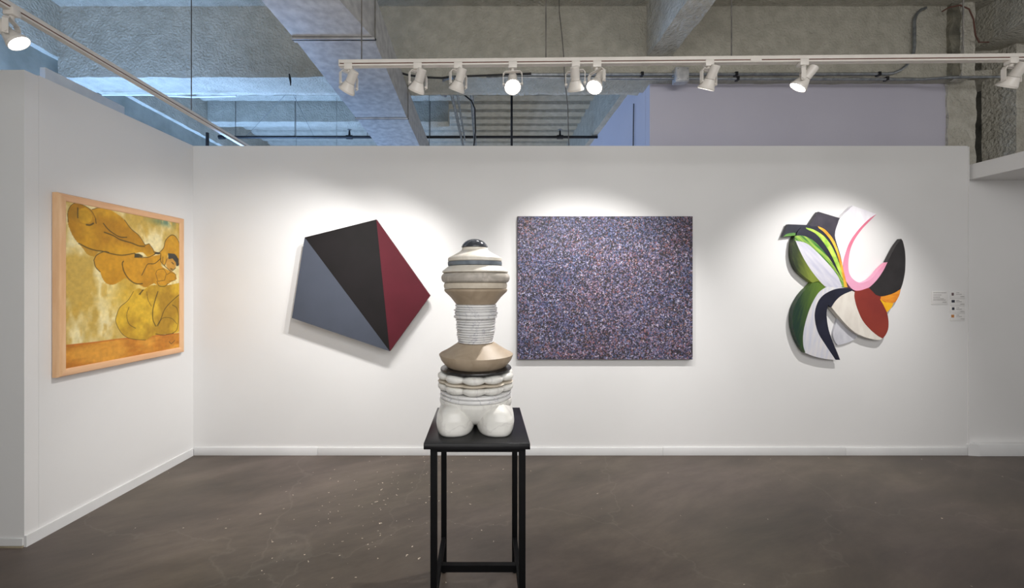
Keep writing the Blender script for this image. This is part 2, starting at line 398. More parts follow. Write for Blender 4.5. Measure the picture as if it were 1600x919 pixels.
# ---------------------------------------------------------------- air duct
duct = thing('air_duct', 'large galvanised rectangular air duct running back over the partition wall', 'duct', (-.9, 4.4, 3.5))
zb = 3.5; Yj = [1.2, 3.04, 4.48, 6.2, 7.8]
xl = [X(417, 2.63)-.02-.10, X(460, 3.04), X(557, 4.48), X(557, 4.48)+.01, X(557, 4.48)+.02]
xr = [-1.36, X(584, 3.04), X(636, 4.48), X(636, 4.48), X(636, 4.48)]
for i in range(4):
    bm = B(); a = []
    for Y, l, r in ((Yj[i]+.004, xl[i], xr[i]), (Yj[i+1]-.004, xl[i+1], xr[i+1])):
        a.append([bm.verts.new(p) for p in ((l, Y, zb), (r, Y, zb), (r, Y, zb+.36), (l, Y, zb+.36))])
    for k in range(4): bm.faces.new((a[0][k], a[0][(k+1) % 4], a[1][(k+1) % 4], a[1][k]))
    bm.faces.new(a[0]); bm.faces.new(a[1]); bmesh.ops.recalc_face_normals(bm, faces=bm.faces)
    adopt(link('duct_section', bm, M['galv']), duct)
for i in (1, 2, 3):
    bm = B(); Y = Yj[i]
    box(bm, xl[i]-.012, xr[i]+.012, Y-.022, Y-.014, zb-.016, zb-.003); box(bm, xl[i]-.012, xr[i]+.012, Y+.008, Y+.03, zb-.012, zb-.003)
    adopt(link('joint_flange', bm, M['galv']), duct)
    bm = B(); box(bm, xl[i]-.015, xr[i]+.02, Y-.014, Y+.004, zb-.012, zb-.004); adopt(link('hanger_bar', bm, M['pipe_black']), duct)
    for xx in (xl[i]-.01, xr[i]+.012):
        adopt(otube('hanger_rod', M['wire'], [(xx, Y-.005, zb-.01), (xx, Y-.005, H-.01 if Y < 4.4 else (GB+.05 if Y < 5 else H))], .0045, seg=6), duct)

# ---------------------------------------------------------------- pipes, conduits, wires
def arc(c, r, a0, a1, n=8):  # in the x-z plane
    return [(c[0]+r*math.cos(math.radians(a0+(a1-a0)*k/n)), c[1], c[2]+r*math.sin(math.radians(a0+(a1-a0)*k/n))) for k in range(n+1)]

sp = thing('sprinkler_pipe', 'black horizontal sprinkler pipe seen above the white wall in the rear bay', 'pipe', (-1.2, 6.5, 4.05))
adopt(otube('pipe', M['pipe_black'], [(X(345, 6.5), 6.5, 4.05), (X(942, 6.5), 6.5, 4.05)], .022), sp)
adopt(otube('elbow', M['pipe_black'], [(X(345, 6.5)-.03, 6.5, 4.05), (X(345, 6.5)+.06, 6.5, 4.05)], .034), sp)
for px in (546, 875):
    x = X(px, 6.5); hd = adopt(otube('tee', M['pipe_black'], [(x-.05, 6.5, 4.05), (x+.05, 6.5, 4.05)], .033), sp)
    o = otube('sprinkler_head', M['pipe_black'], [(x, 6.5, 4.06), (x, 6.5, 4.11), (x, 6.5, 4.14), (x, 6.5, 4.16)], [.022, .016, .014, .01]); adopt(o, sp)
    o = otube('deflector', M['steel'], [(x, 6.5, 4.17), (x, 6.5, 4.175)], .032); adopt(o, sp)
for px, z1 in ((368, H), (461, H), (574, H), (672, H)):
    x = X(px, 6.5); adopt(otube('hanger_rod', M['wire'], [(x, 6.5, 4.07), (x, 6.5, z1)], .006, seg=6), sp)

tag(otube('standpipe', M['pipe_black'], [(X(324, 4.9), 4.9, 0), (X(324, 4.9), 4.9, 3.50)], .019), 'dark vertical pipe rising behind the left corner of the white wall', 'pipe')
tag(otube('standpipe', M['pipe_black'], [(X(799.5, 5.2), 5.2, 0), (X(799.5, 5.2), 5.2, H+.02)], .015), 'thin dark vertical pipe rising behind the white wall below the middle track', 'pipe')
tag(otube('drain_pipe', M['pipe_black'], [(X(1583, 4.62), 4.62, 2.0), (X(1583, 4.62), 4.62, 3.95)], .03), 'dark vertical pipe in the masonry recess at the far right', 'pipe')
tag(otube('cable', M['cable'], [(1.835, 4.9, 2.5), (1.835, 4.9, 3.3), (1.835, 4.88, 3.85)], .006, seg=6), 'thin dark cable running down the side of the purple grey upper wall', 'cable')

cy_ = 4.268
cA = [(X(790, cy_), cy_, Z(116.5, cy_)), (X(1385, cy_), cy_, Z(115.5, cy_))]
R_ = .30; cA += [(X(1385, cy_)+R_*math.sin(math.radians(a)), cy_, Z(115.5, cy_)+R_*(1-math.cos(math.radians(a)))) for a in (15, 30, 45, 60, 75, 90)]
xe = X(1385, cy_)+R_; cA += [(xe, cy_, 4.45)]
cA += [(xe+.15*(1-math.cos(math.radians(a))), cy_, 4.45+.15*math.sin(math.radians(a))) for a in (20, 40, 60, 80)]
c1 = thing('conduit', 'steel conduit along the girder that bends up to the ceiling at right', 'conduit', (2.5, cy_, 3.87))
adopt(otube('pipe', M['steel'], cA, .0145), c1)
for px in (1003, 1150, 1373):
    o = obox('pipe_clamp', M['pipe_black'], X(px, cy_)-.014, X(px, cy_)+.014, cy_-.018, 4.292, Z(118.5, cy_), Z(113, cy_)); adopt(o, c1)
c2 = thing('conduit', 'lower straight steel conduit running along the girder bottom to the masonry pier', 'conduit', (2.5, cy_, 3.82))
adopt(otube('pipe', M['steel'], [(X(760, 4.265), 4.265, Z(121, 4.265)), (X(1000, 4.265), 4.265, Z(122.8, 4.265)), (X(1440, 4.265), 4.265, Z(124, 4.265)), (X(1482, 4.16), 4.16, Z(121, 4.16)), (X(1575, 4.15), 4.15, Z(120, 4.15))], .013), c2)
for px in (1152, 1385): adopt(obox('pipe_clamp', M['pipe_black'], X(px, cy_)-.014, X(px, cy_)+.014, cy_-.018, 4.292, Z(126, cy_), Z(120.5, cy_)), c2)
jb = thing('junction_box', 'grey steel junction box on the girder between the two conduits', 'electrical box', (X(1066, 4.25), 4.25, 3.85))
adopt(obox('box_body', M['galv'], X(1057, 4.2), X(1078, 4.2), 4.215, 4.30, Z(126, 4.2), Z(103, 4.2), bev=.004), jb)
adopt(obox('box_cover', M['galv'], X(1058, 4.2), X(1077, 4.2), 4.205, 4.2145, Z(125, 4.2), Z(104, 4.2), bev=.002), jb)
for k, (px, py) in enumerate(((1060, 106.5), (1075, 106.5), (1060, 122.5), (1075, 122.5))):
    p = P(px, py, 4.2); adopt(otube('screw', M['steel'], [(p.x, 4.2025, p.z), (p.x, 4.206, p.z)], .006, seg=8), jb)
tag(otube('cable', M['cable'], [P(620, 112, 4.2), P(636, 117, 4.22), P(660, 120.5, 4.22), P(690, 122, 4.22), P(708, 120, 4.22), P(760, 118, 4.22), P(830, 115, 4.22)], .011, seg=8), 'thick black cable sagging along the girder behind the left track lights', 'cable')
tag(otube('flexible_conduit', M['steel'], [P(709, 121, 4.2), P(698, 122, 4.25), P(689, 128, 4.5), P(686, 138, 4.7), P(690, 147, 4.85), P(696, 150, 4.95)], .02, seg=8), 'grey flexible conduit looping down beside the two left track lights', 'conduit')
cat = 'conduit'
tag(otube('conduit', M['steel'], [(-.41, 4.92, 4.0), (-.36, 6.9, 4.0)], .019), 'leftmost of three grey conduits running back beyond the white wall', cat)
tag(otube('conduit', M['steel'], [(-.34, 4.92, 4.0), (-.32, 6.5, 4.0)], .013), 'thin middle one of three grey conduits running back beyond the white wall', cat)
tag(otube('conduit', M['steel'], [(-.16, 4.92, 4.0), (-.155, 6.9, 4.0)], .022), 'rightmost of three grey conduits, thicker, beyond the white wall', cat)
tag(otube('cable', M['cable'], [P(725, 148, 4.85), P(737, 158, 4.85), P(742, 170, 4.85), P(743, 205, 4.85), P(739, 240, 4.85)], .009, seg=6), 'black cable hanging beside the rightmost rear conduit', 'cable')
tag(otube('conduit', M['plastic'], [P(160, 148, 4.62), P(230, 148, 4.6), P(300, 151.5, 4.6), P(369, 150, 4.65)], .011), 'thin pale conduit under the left part of the girder', cat)
for a, b in ((P(453, 141, 4.72), Vector((X(385, 6.5), 6.5, 4.07))), (P(455, 141, 4.72), Vector((X(490, 6.5), 6.5, 4.07))), (Vector((X(526, 6.4), 6.4, H+.01)), Vector((X(526, 6.4), 6.4, 3.0))), (Vector((X(462, 6.2), 6.2, H+.01)), Vector((X(464, 6.2), 6.2, 3.0)))):
    tag(otube('hanging_wire', M['wire'], [a, b], .003, seg=5), None, 'wire')
wl_ = [o for o in COL.objects if o.name.startswith('hanging_wire')]
for o, t in zip(wl_, ('thin wire slanting down to the left in the blue lit rear bay', 'thin wire slanting down to the right in the blue lit rear bay', 'thin straight wire hanging just left of the duct', 'thin straight wire hanging in the middle of the blue lit rear bay')): o['label'] = t
tag(otube('ceiling_hook', M['pipe_black'], [P(452, 116, 4.28), P(453, 122, 4.26), P(454, 128, 4.26), P(454, 134, 4.28)], [.008, .012, .009, .004], seg=8), 'small black hook under the girder left of the duct', 'hook')
tag(otube('cable', M['wire'], [P(873, -20, 4.2), P(874, 20, 4.2), P(878, 55, 4.2), P(881, 90, 4.2), P(882, 120, 4.2), P(887, 165, 4.2), P(889, 232, 4.2)], .005, seg=6), 'thin brown wire hanging from the ceiling behind the middle of the track', 'cable')
tag(otube('cable', M['slot'], [P(1472, 18, 4.15), P(1482, 12, 4.14), P(1500, 8, 4.14), P(1514, 14, 4.14), P(1521, 30, 4.14), P(1524, 55, 4.14), P(1530, 66, 4.2), P(1545, 66, 4.3)], .007, seg=6), 'brown cable looping over the top of the masonry pier', 'cable')
# white rail behind the left partition
rl = thing('white_valance', 'white boxed rail lit blue, peeking over the top of the left partition', 'rail', (-3.1, 3.0, 3.0))
adopt(obox('rail_body', M['plastic'], -3.14, -3.10, 2.80, 3.42, 2.95, 3.150, bev=.004), rl)
adopt(obox('rail_lip', M['plastic'], -3.098, -3.07, 2.90, 3.75, 2.98, 3.035, bev=.003), rl)

# ---------------------------------------------------------------- track lighting
def spot(root, loc, target, power, angle=62, blend=.7, color=(1, .965, .92), size=.022):
    l = bpy.data.lights.new('lamp_light', 'SPOT'); l.energy = power; l.spot_size = math.radians(angle); l.spot_blend = blend
    l.color = color; l.shadow_soft_size = size
    o = bpy.data.objects.new('lamp_light', l); COL.objects.link(o); o.parent = root
    o.location = loc-Vector(root.location)
    o.rotation_euler = (Vector(target)-loc).to_track_quat('-Z', 'Y').to_euler()

def track_light(px_loc, target, label, power, lit=True, angle=62, stem=0, color=(1, .93, .84), group='track lights on the long track'):
    """adapter, U-shaped yoke, can, flared bell with rim, lens"""
    p = Vector(px_loc)                       # point on the track underside
    root = thing('track_light', label, 'spotlight', p, group)
    piv = p+Vector((0, 0, -.118-stem))
    d = (Vector(target)-piv).normalized()
    h = Vector((d.x, d.y, 0)); h.normalize(); ax = Vector((h.y, -h.x, 0))      # yoke axis
    if abs(ax.x) > .2 and ax.x < 0: ax = -ax
    bm = box(B(), -.027, .027, -.019, .019, -.022, .018, .004); link('adapter', bm, M['fixture'], root, True, 35)
    link('swivel_stem', tube(B(), [(0, 0, -.02), (0, 0, -.042-stem)], .010, 10), M['fixture'], root, True, 50)
    # yoke: flat strip swept over a U
    wv = .0115; hw = .060; top = -.040-stem; pv = -.118-stem
    path = [(-hw, pv-.012), (-hw, pv), (-hw, top-.016), (-hw+.012, top), (hw-.012, top), (hw, top-.016), (hw, pv), (hw, pv-.012)]
    bm = B(); t = .0022; rows = []
    for i, (u, z) in enumerate(path):
        u0, z0 = path[max(i-1, 0)]; u1, z1 = path[min(i+1, len(path)-1)]
        tn = Vector((u1-u0, z1-z0)).normalized(); nn = Vector((-tn.y, tn.x))*t
        rows.append([bm.verts.new(ax*(u+s*nn.x)+h*(e*wv)+Vector((0, 0, z+s*nn.y))) for s, e in ((-1, -1), (1, -1), (1, 1), (-1, 1))])
    for i in range(len(rows)-1):
        for k in range(4): bm.faces.new((rows[i][k], rows[i][(k+1) % 4], rows[i+1][(k+1) % 4], rows[i+1][k]))
    bm.faces.new(rows[0]); bm.faces.new(rows[-1]); bmesh.ops.recalc_face_normals(bm, faces=bm.faces)
    link('yoke', bm, M['fixture'], root)
    q = d.to_track_quat('Z', 'Y').to_matrix().to_4x4(); off = Matrix.Translation(Vector((0, 0, pv)))
    def head(name, prof, m, seg=28):
        bm = lathe(B(), prof, seg); bm.transform(off @ q); return link(name, bm, m, root, True, 40)
    head('can', [(.0, -.098), (.024, -.098), (.028, -.094), (.029, -.020), (.026, -.020)], M['fixture'])
    bell = head('bell', [(.027, -.019), (.031, -.017), (.040, .004), (.049, .026), (.0525, .030), (.0525, .041), (.049, .041), (.047, .030), (.030, -.005), (.001, -.008)], M['fixture'])
    head('lens', [(.0, .034), (.0465, .034), (.0465, .030), (0, .028)], M['lens'] if lit else M['fixture'])
    for s in (-1, 1):
        bm = tube(B(), [ax*(s*.050)+Vector((0, 0, pv)), ax*(s*.066)+Vector((0, 0, pv))], .007, 10); link('pivot_knob', bm, M['fixture'], root, True, 50)
    if power: spot(root, piv+d*.05, target, power, angle, .9, color)
    return root

def track(name, a, b, label, heads):
    """extruded rail between two points: body, slot, couplers, suspension rods"""
    a, b = Vector(a), Vector(b); d = (b-a).normalized(); s = Vector((d.y, -d.x, 0)).normalized(); L_ = (b-a).length
    root = thing(name, label, 'track', a)
    def slab(nm, m, l0, l1, s0, s1, z0, z1):
        bm = B(); vs = [bm.verts.new(d*l+s*w_+Vector((0, 0, z))) for l in (l0, l1) for w_, z in ((s0, z0), (s1, z0), (s1, z1), (s0, z1))]
        for k in range(4): bm.faces.new((vs[k], vs[(k+1) % 4], vs[4+(k+1) % 4], vs[4+k]))
        bm.faces.new(vs[:4]); bm.faces.new(vs[4:]); bmesh.ops.recalc_face_normals(bm, faces=bm.faces)
        return link(nm, bm, m, root)
    slab('rail_top', M['fixture'], 0, L_, -.017, .017, .018, .040)
    slab('rail_web', M['slot'], .004, L_-.004, -.0145, .0145, .0105, .018)
    slab('rail_lower', M['fixture'], 0, L_, -.017, .017, 0, .0105)
    slab('end_cap', M['fixture'], -.006, 0.0, -.018, .018, -.001, .041)
    return root, d, s, slab
TY0, TY1 = 2.56, 2.50
ta = P(532, 105, TY0); tb = P(1640, 95, TY1)
r1, d1, s1, slab1 = track('lighting_track', ta, tb, 'long white ceiling-hung lighting track parallel to the back wall', None)
def on_track(px):
    t = (px-532)/(1640-532)                       # perspective-correct enough for a nearly frontal rail
    return ta+(tb-ta)*((X(px, TY0+(TY1-TY0)*t)-ta.x)/(tb.x-ta.x))
slab1('coupler', M['fixture'], (on_track(1170)-ta).length, (on_track(1187)-ta).length, -.019, .019, .003, .030)
def rod(root, base, p, dx=0):
    o = otube('suspension_rod', M['wire'], [p+Vector((0, 0, .04))-base, Vector((p.x+dx, p.y, H))-base], .004, root, 6)
for px in (565, 853, 1143, 1505): rod(r1, ta, on_track(px))
t1l = Vector((-2.46, .2, 3.03)); t2l = Vector((-2.46, 4.6, 3.03))
r2, d2, s2, slab2 = track('lighting_track', t1l, t2l, 'white lighting track running back along the left partition', None)
for y in (1.0, 3.33): rod(r2, t1l, Vector((-2.46, y, 3.03)))

WARM = (1, .975, .95)
heads = [
    (545, (-2.4, 3.77, .8), 'leftmost head on the long track, aimed down to the left', 105, 90),
    (653, (-1.35, 3.77, 1.0), 'second head from the left on the long track, aimed at the faceted black panel', 98, 84),
    (716, (-1.1, 3.77, .5), 'third head from the left on the long track, aimed left at the wall', 60, 84),
    (801, (.06, .7, .3), 'leftmost of the two glowing heads facing the camera on the long track', 22, 60),
    (899, (.95, 3.77, 1.15), 'upright head hanging straight down left of a glowing one, lamp aimed back', 84, 84),
    (932, (-.12, 1.95, 1.35), 'glowing head facing the camera, right of the upright head', 150, 46),
    (1107, (.95, 3.77, .85), 'head on the long track above the purple grey wall, lamp face hidden', 60, 84),
    (1254, (.6, 3.45, .7), 'glowing head tilted down to the left, second from the right on the long track', 60, 90),
    (1580, (3.15, 3.77, 1.22), 'rightmost head on the long track above the curved relief', 125, 80)]
for px, tg, lb, pw, an in heads:
    track_light(on_track(px), tg, lb, pw, True, an, color=WARM)
track_light((-2.46, 2.065, 3.03), (-.6, 3.1, .6), 'glowing head on the left track, at the top left corner', 30, True, 80, stem=.01, color=WARM, group='track lights on the left track')

# ---------------------------------------------------------------- framed figure painting (left wall)
fr = thing('framed_painting', 'ochre and yellow painting of two reclining rounded figures in a pale wood frame', 'painting', (-2.79, 3.09, 1.0))
def wx(Y): return NL.x+(FL.x-NL.x)*(Y-NL.y)/(FL.y-NL.y)
ang = math.atan2(FL.x-NL.x, FL.y-NL.y)
fr.location = (wx(3.09), 3.09, 1.006); fr.rotation_euler = (0, 0, -ang)
# local axes: +x into the room, +y away from the camera, z up
y0, y1, z0, z1, fw, fd = -.506, .520, 0, 1.210, .052, .05
def frame_side(pts4, m):
    bm = B(); prof = [(.004, 0), (fd-.012, 0), (fd-.003, .006), (fd, .018), (fd-.001, fw-.012), (fd-.008, fw-.003), (fd-.022, fw), (.004, fw)]
    (oa, ob, ia, ib) = [Vector(p) for p in pts4]; rows = []
    for o_, i_ in ((oa, ia), (ob, ib)):
        rows.append([bm.verts.new((x, *(o_+(i_-o_)*(w_/fw)))) for x, w_ in prof])
    n = len(prof)
    for k in range(n): bm.faces.new((rows[0][k], rows[0][(k+1) % n], rows[1][(k+1) % n], rows[1][k]))
    bm.faces.new(rows[0]); bm.faces.new(rows[1]); bmesh.ops.recalc_face_normals(bm, faces=bm.faces)
    return link('frame_rail', bm, m, fr, True, 40)
Oc = [(y0, z0), (y1, z0), (y1, z1), (y0, z1)]; Ic = [(y0+fw, z0+fw), (y1-fw, z0+fw), (y1-fw, z1-fw), (y0+fw, z1-fw)]
for k in range(4):
    frame_side((Oc[k], Oc[(k+1) % 4], Ic[k], Ic[(k+1) % 4]), M['wood'] if k % 2 else M['wood_h'])
# canvas with painted colours held on a fine mesh grid
cy0, cy1, cz0, cz1 = y0+fw-.004, y1-fw+.004, z0+fw-.004, z1-fw+.004
NU, NV = 300, 360
UU, VV = np.meshgrid(np.linspace(0, 1, NU), np.linspace(0, 1, NV))
xc = .038
def to_uv(px, py):
    """picture point -> canvas (u, v)"""
    k = (px-CX)/F                       # x = k*Y ; canvas x = wx(Y)+xc
    s = (FL.x-NL.x)/(FL.y-NL.y); Y = (NL.x-s*NL.y+xc)/(k-s)
    z = EYE+(CY-py)*Y/F
    return (((Y-3.09)-cy0)/(cy1-cy0), (z-1.006-cz0)/(cz1-cz0))
def ca(pts): return [to_uv(80+x/5.745, 290+y/5.745) for x, y in pts]
def cb(pts): return [to_uv(80+x/5.745, 440+y/5.745) for x, y in pts]
def inside(poly):
    c = np.zeros(UU.shape, bool); n = len(poly)
    for i in range(n):
        x1, y1_ = poly[i]; x2, y2 = poly[(i+1) % n]
        if y1_ == y2: continue
        cond = ((y1_ > VV) != (y2 > VV)) & (UU < (x2-x1)*(VV-y1_)/(y2-y1_)+x1); c ^= cond
    return c
def dist(line):
    d = np.full(UU.shape, 9.)
    for (x1, y1_), (x2, y2) in zip(line[:-1], line[1:]):
        dx, dy = x2-x1, y2-y1_; l2 = dx*dx+dy*dy+1e-12
        t = np.clip(((UU-x1)*dx+(VV-y1_)*dy)/l2, 0, 1); d = np.minimum(d, np.hypot((UU-x1-t*dx)*.92, (VV-y1_-t*dy)*1.1))
    return d
rng = np.random.RandomState(3)
def fbm(sx_, sy_, seed, octv=4):
    r = np.random.RandomState(seed); out = np.zeros(UU.shape); amp = 1; tot = 0
    for o_ in range(octv):
        gx, gy = max(2, int(sx_*2**o_)), max(2, int(sy_*2**o_)); g = r.rand(gy+2, gx+2)
        fx, fy = UU*gx, VV*gy; ix, iy = fx.astype(int), fy.astype(int); tx, ty = fx-ix, fy-iy
        tx = tx*tx*(3-2*tx); ty = ty*ty*(3-2*ty)
        out += amp*((g[iy, ix]*(1-tx)+g[iy, ix+1]*tx)*(1-ty)+(g[iy+1, ix]*(1-tx)+g[iy+1, ix+1]*tx)*ty); tot += amp; amp *= .55
    return out/tot
C3 = lambda r, g, b: np.array([r, g, b], float)
def lerp(a, b, t): return a*(1-t[..., None])+b*t[..., None]
st = lambda x, a, b: np.clip((x-a)/(b-a), 0, 1)
img = lerp(C3(200, 166, 78), C3(236, 220, 166), st(fbm(7, 5, 1), .36, .62))
img = lerp(img, np.broadcast_to(C3(196, 154, 58), img.shape), .6*st(fbm(14, 9, 2), .55, .75))
img = lerp(img, np.broadcast_to(C3(206, 160, 30), img.shape), .75*np.exp(-((UU-.48)**2/.03+(VV-.42)**2/.012)))
img = lerp(img, np.broadcast_to(C3(100, 132, 106), img.shape), .9*np.exp(-((UU-.85)**2/.025+(VV-.985)**2/.0007))*st(fbm(20, 8, 8), .35, .55))
def fill(poly, c1, c2, seed, soft=None):
    global img
    m = inside([tuple(p) for p in smooth_poly([Vector(q) for q in poly], True, 4, 50)])
    col = lerp(C3(*c1), C3(*c2), st(fbm(6, 6, seed), .35, .65)); img = np.where(m[..., None], col, img); return m
def stroke(pts, wdt, c=(62, 48, 18), a=.85):
    global img
    d = dist([tuple(p) for p in smooth_poly([Vector(q) for q in pts], False, 5, 60)])
    img = lerp(img, np.broadcast_to(C3(*c), img.shape), a*np.clip(1.35-d/wdt, 0, 1))
band = cb([(125, 575), (400, 545), (650, 512), (900, 490), (1165, 465)])
bp_ = [(-.1, band[0][1])]+band+[(1.1, band[-1][1]), (1.1, -.1), (-.1, -.1)]
m_ = inside(bp_); colb = lerp(C3(188, 116, 28), C3(218, 152, 52), st(fbm(3, 12, 5), .38, .62)); img = np.where(m_[..., None], colb, img)
stroke(band, .005, (190, 96, 22), .8)
f1 = ca([(150, 240), (170, 185), (215, 155), (265, 165), (330, 195), (370, 215), (430, 200), (520, 215), (600, 260), (660, 310), (720, 390), (790, 450), (840, 530), (880, 525), (920, 580), (950, 600), (930, 625), (870, 640), (820, 600), (750, 610), (640, 625), (540, 610), (480, 590), (400, 580), (330, 560), (250, 520), (200, 460), (160, 370), (148, 300)])
OC1, OC2 = (180, 126, 10), (210, 156, 28)
fill(ca([(250, 520), (330, 560), (430, 585), (390, 640), (330, 620), (290, 570)]), (186, 138, 34), (196, 150, 50), 21)
fill(f1, OC1, OC2, 11)
fill(ca([(155, 250), (175, 195), (215, 165), (265, 172), (320, 200), (370, 240), (400, 290), (395, 330), (350, 348), (280, 345), (200, 320), (160, 290)]), (168, 116, 10), (188, 134, 18), 31)
fill(ca([(250, 215), (300, 200), (345, 225), (372, 275), (360, 320), (310, 345), (262, 320), (240, 265)]), (200, 150, 24), (216, 166, 38), 33)
f2 = ca([(385, 670), (410, 625), (480, 595), (560, 612), (680, 622), (750, 610), (800, 640), (870, 640), (980, 620), (990, 660), (985, 720), (1040, 755), (1110, 785), (1130, 840), (1080, 865), (1050, 885), (1010, 905), (960, 895), (920, 880), (850, 915), (790, 890), (720, 860), (665, 830), (620, 860), (560, 890), (500, 880), (460, 830), (440, 775), (400, 730)])
fill(f2, (184, 128, 14), (206, 148, 26), 12)
fill(ca([(980, 600), (1010, 560), (1030, 490), (1080, 445), (1120, 460), (1155, 530), (1165, 640), (1145, 710), (1100, 640), (1050, 610), (1040, 660), (1020, 720), (990, 690), (975, 640)]), (198, 142, 26), (216, 164, 44), 13)
fill(cb([(590, 300), (620, 230), (690, 170), (740, 90), (790, 60), (830, 75), (880, 40), (960, 30), (1060, 30), (1160, 10), (1168, 440), (1100, 465), (920, 485), (850, 525), (760, 520), (690, 505), (640, 470), (600, 410), (580, 350)]), (172, 130, 26), (218, 176, 44), 14)
fill(ca([(1040, 650), (1080, 640), (1125, 690), (1118, 740), (1080, 765), (1045, 740), (1030, 690)]), (196, 140, 50), (204, 150, 60), 15)
fill(ca([(1050, 608), (1110, 615), (1145, 660), (1145, 720), (1125, 725), (1118, 690), (1090, 655), (1055, 662)]), (52, 52, 48), (74, 70, 60), 16)
fill(ca([(750, 610), (790, 612), (835, 640), (750, 645)]), (58, 54, 36), (90, 76, 30), 17)
fill(ca([(930, 598), (965, 598), (990, 610), (960, 618), (930, 614)]), (50, 46, 40), (70, 60, 40), 18)
soft = np.exp(-((UU-.07)**2/.002+(VV-.93)**2/.001)); img = lerp(img, np.broadcast_to(C3(150, 112, 20), img.shape), .4*soft)
for pts, wd in ((ca([(470, 340), (510, 390), (560, 430), (620, 462), (680, 465)]), .004), (ca([(480, 420), (560, 450), (620, 485), (720, 515), (790, 542), (840, 546)]), .0045),
                (ca([(250, 520), (330, 560), (400, 582), (470, 592), (540, 612), (640, 626), (750, 608)]), .004), (ca([(385, 670), (410, 625), (480, 592), (520, 600)]), .003),
                (ca([(385, 670), (400, 730), (440, 775)]), .003), (ca([(650, 680), (640, 700), (655, 770), (700, 840), (760, 880), (820, 882)]), .0045),
                (ca([(750, 645), (870, 645), (930, 618)]), .003), (ca([(985, 655), (930, 700), (870, 705), (845, 745), (815, 805)]), .0035),
                (ca([(370, 215), (430, 200), (520, 215)]), .0025), (ca([(660, 310), (720, 390), (790, 450), (845, 535)]), .003), (ca([(845, 535), (880, 522), (915, 570), (925, 600)]), .003),
                (ca([(975, 600), (1010, 560), (1030, 490), (1080, 445), (1120, 460), (1155, 530), (1163, 640), (1145, 715)]), .0032), (ca([(985, 620), (985, 680), (1020, 722), (1040, 740), (1080, 768), (1118, 740)]), .0035),
                (ca([(1005, 640), (1003, 690)]), .003), (ca([(1040, 660), (1020, 720)]), .003), (ca([(1085, 690), (1100, 705)]), .005), (ca([(1075, 748), (1090, 752)]), .005),
                (ca([(940, 790), (955, 760), (1010, 750), (1035, 790), (1020, 850), (960, 860), (940, 790)]), .0022), (ca([(1040, 800), (1080, 780), (1120, 800), (1115, 850), (1060, 860)]), .0022),
                (ca([(950, 860), (970, 900), (1020, 905), (1050, 880)]), .003), (ca([(240, 200), (240, 290)]), .0035), (ca([(320, 352), (350, 355), (380, 340)]), .006), (ca([(400, 300), (405, 340)]), .003),
                (cb([(740, 90), (690, 170), (620, 230), (590, 300), (580, 350), (600, 410), (640, 470), (690, 505), (760, 520), (850, 525)]), .0022), (cb([(830, 75), (790, 115)]), .004), (cb([(960, 90), (940, 150), (915, 250), (915, 340), (940, 400)]), .0042),
                (cb([(950, 400), (985, 340), (1020, 250), (1080, 180), (1160, 110)]), .0035), (cb([(1090, 210), (1130, 240), (1145, 320), (1130, 430), (1090, 465)]), .003), (cb([(820, 75), (800, 120)]), .003), (ca([(155, 330), (150, 250), (172, 190), (215, 158), (265, 168), (330, 198), (372, 240), (402, 300)]), .0022), (cb([(700, 230), (680, 300), (700, 380), (760, 420)]), .0022), (cb([(860, 90), (870, 160), (900, 220)]), .0022), (cb([(940, 470), (1000, 480), (1100, 465)]), .003), (cb([(960, 400), (1000, 330), (1080, 330), (1130, 380)]), .0022), (cb([(1060, 540), (1080, 560), (1110, 530)]), .003)):
    stroke(pts, wd*1.05)
img *= (1+.16*(fbm(40, 46, 30, 3)-.5))[..., None]
lin = np.where(img/255 <= .04045, img/255/12.92, ((np.clip(img, 0, 255)/255+.055)/1.055)**2.4)
me = bpy.data.meshes.new('canvas')
co = np.stack([np.full(UU.size, xc), (cy0+(cy1-cy0)*UU).ravel(), (cz0+(cz1-cz0)*VV).ravel()], 1)
ii = (np.arange(NV-1)[:, None]*NU+np.arange(NU-1)[None, :]).ravel()
faces = np.stack([ii, ii+1, ii+1+NU, ii+NU], 1)
me.vertices.add(len(co)); me.vertices.foreach_set('co', co.ravel())
me.loops.add(faces.size); me.loops.foreach_set('vertex_index', faces.ravel())
me.polygons.add(len(faces)); me.polygons.foreach_set('loop_start', np.arange(0, faces.size, 4)); me.polygons.foreach_set('loop_total', np.full(len(faces), 4))
me.update(); me.validate()
at = me.color_attributes.new('paint', 'FLOAT_COLOR', 'POINT')
at.data.foreach_set('color', np.concatenate([lin.reshape(-1, 3), np.ones((UU.size, 1))], 1).ravel())
m, t, N, L, b = nt('oil_paint'); av = N.new('ShaderNodeVertexColor'); av.layer_name = 'paint'; L.new(av.outputs[0], b.inputs['Base Color'])
b.inputs['Roughness'].default_value = .5
nn = N.new('ShaderNodeTexNoise'); nn.inputs['Scale'].default_value = 70; tcx = N.new('ShaderNodeTexCoord'); L.new(tcx.outputs['Object'], nn.inputs[0])
bp = N.new('ShaderNodeBump'); bp.inputs['Strength'].default_value = .25; bp.inputs['Distance'].default_value = .003; L.new(nn.outputs[0], bp.inputs['Height']); L.new(bp.outputs[0], b.inputs['Normal'])
me.materials.append(m); cvo = bpy.data.objects.new('canvas', me); COL.objects.link(cvo); cvo.parent = fr
obox('backing_board', M['plate'], .006, .02, y0+.03, y1-.03, z0+.03, z1-.03, fr)

